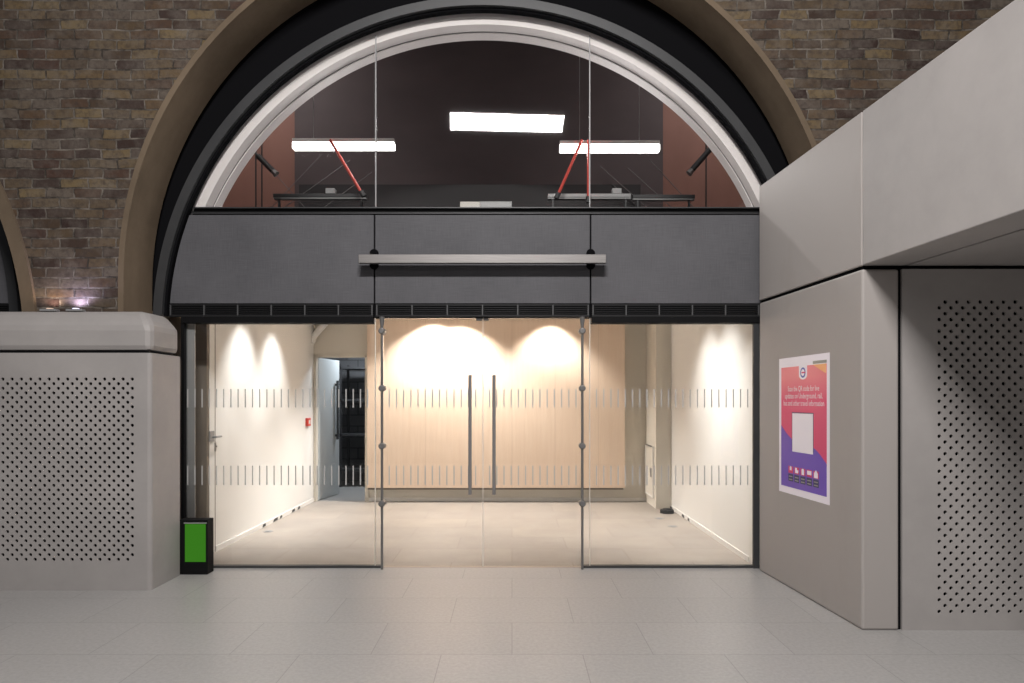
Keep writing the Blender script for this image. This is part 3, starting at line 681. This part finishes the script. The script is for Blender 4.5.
for i, ic in enumerate(range(5)):
    cx = 0.26+0.125*i
    disc = lp('icon_disc', rect(cx-.05, cx+.05, 0.155, 0.205), 4, M['magenta'])
    if i == 0: sh = [(cx-.02,0.175),(cx+.02,0.175),(cx+.02,0.2),(cx,0.207),(cx-.02,0.2)]
    elif i == 1: sh = [(cx-.03,0.163),(cx+.03,0.163),(cx+.035,0.185),(cx+.005,0.185),(cx+.005,0.2),(cx-.03,0.2)]
    elif i == 2: sh = [(cx-.025,0.16),(cx+.025,0.16),(cx+.025,0.195),(cx+.012,0.203),(cx-.012,0.203),(cx-.025,0.195)]
    elif i == 3: sh = [(cx-.04,0.17),(cx+.04,0.17),(cx+.04,0.198),(cx-.04,0.198)]
    else: sh = [(cx-.035,0.158),(cx+.035,0.158),(cx+.035,0.19),(cx,0.212),(cx-.035,0.19)]
    lp('icon_shape', sh, 5, M['paper']).parent = disc
    cap = lp('icon_caption', rect(cx-.05, cx+.05, 0.095, 0.148), 4, M['navy'])
    for zz in (0.13, 0.108): lp('caption_line', rect(cx-.036, cx+.036, zz-.004, zz+.004), 5, M['sage']).parent = cap

# ------------------------------------------------------------------ low green display unit beside the left jamb
xa, xb = PX(178.5, 6.12), PX(207.5, 6.12); zt_ = PZ(520, 6.12)
root = empty('display_unit', ((xa+xb)/2, 6.18, 0), 'low black unit with a glowing green screen at the left jamb', 'display')
dh = under(MB().box(xa, xb, 6.12, 6.25, 0, zt_).build('housing', M['black'], None, .006), root)
MB().box(PX(185,6.115), PX(205.5,6.115), 6.114, 6.12, .12, PZ(524,6.115)).build('screen', M['green'], dh)
MB().box(PX(184,6.115), PX(206.5,6.115), 6.108, 6.12, PZ(523.5,6.115), PZ(522.6,6.115)).build('top_bezel', M['grey'], dh)

# ------------------------------------------------------------------ lights
def area(loc, target, sx, sy, power, col):
    l = bpy.data.lights.new('lamp', 'AREA'); l.shape = 'RECTANGLE'; l.size = sx; l.size_y = sy; l.energy = power; l.color = col
    o = bpy.data.objects.new('ceiling_or_fill_lamp', l); COL.objects.link(o); o.location = loc
    o.rotation_euler = (Vector(target)-Vector(loc)).to_track_quat('-Z', 'Y').to_euler(); return o
def spot(loc, target, power, col, ang, blend=.5, size=.04):
    l = bpy.data.lights.new('spot', 'SPOT'); l.energy = power; l.color = col; l.spot_size = math.radians(ang); l.spot_blend = blend; l.shadow_soft_size = size
    o = bpy.data.objects.new('downlight', l); COL.objects.link(o); o.location = loc
    o.rotation_euler = (Vector(target)-Vector(loc)).to_track_quat('-Z', 'Y').to_euler(); return o
NEU = (1,.965,.95); WRM = (1,.94,.885)
area((-.1,-.1,7.05), (.1,3.2,0), 2.2, .4, 680, NEU)
area((-1.0,-3.2,5.2), (-.5,5,1.5), 4, 1.2, 40, NEU)  # unseen fill lamp added behind the camera
# downlights washing the timber panel and the side walls
spot((-1.22,YW-.36,3.03), (-1.22,YW-.24,0), 275, WRM, 116, .5)
spot((-.84,YW-.40,3.03), (-.84,YW-.28,0), 275, WRM, 116, .5)
spot((.60,YW-.32,3.03), (.60,YW-.24,0), 205, WRM, 106, .6)
for y in (7.74, 8.72): spot((WX0+.58, y, 3.02), (WX0, y, 1.0), 180, (1,.985,.965), 68, .95)
for y in (7.2, 7.9): spot((WX1-.80, y, 3.02), (WX1-.1, y, .5), 170, (1,.97,.94), 84, 1)
# upper space: lamps added to light the white lining and the rose wall
for x in (-2.05, 1.2): area((x, 7.95, 4.62), (x*1.1, 6.4, 4.7), 1.2, .12, 30, (1,.95,.94))
for x in (-3.6, 3.1): area((x, 7.6, 6.9), (x, 9.2, 3.6), .3, .3, 42, (1,.93,.92))
# uplights against the brick
spot((PX(50,5.785),5.785,2.44), (PX(50,5.85),5.86,4), 2.5, (1,.75,.6), 165, .6, .02)
spot((PX(76,5.785),5.785,2.44), (PX(76,5.85),5.86,4), 6, (.68,.63,1), 165, .6, .02)
# cool lamp in the store
area((-2.5,11.7,2.9), (-2.6,12.0,0), .5, .5, 62, (.85,.92,1))
w = bpy.data.worlds.new('world'); S.world = w; w.use_nodes = True
w.node_tree.nodes['Background'].inputs[0].default_value = (.9,.92,1,1); w.node_tree.nodes['Background'].inputs[1].default_value = .035

# ------------------------------------------------------------------ camera and colour
cam = bpy.data.cameras.new('camera'); co = bpy.data.objects.new('camera', cam); COL.objects.link(co)
co.location = (0,0,EYE); co.rotation_euler = (math.radians(90),0,0)
cam.sensor_width = 36; cam.sensor_fit = 'HORIZONTAL'; cam.lens = F/1024*36; cam.shift_y = (HY-341.5)/1024; cam.clip_start = .05
S.camera = co
S.view_settings.view_transform = 'Standard'; S.view_settings.look = 'None'; S.view_settings.exposure = 0; S.view_settings.gamma = 1
S.view_settings.use_curve_mapping = False
S.cycles.use_denoising = True
S.cycles.max_bounces = 10; S.cycles.transparent_max_bounces = 24
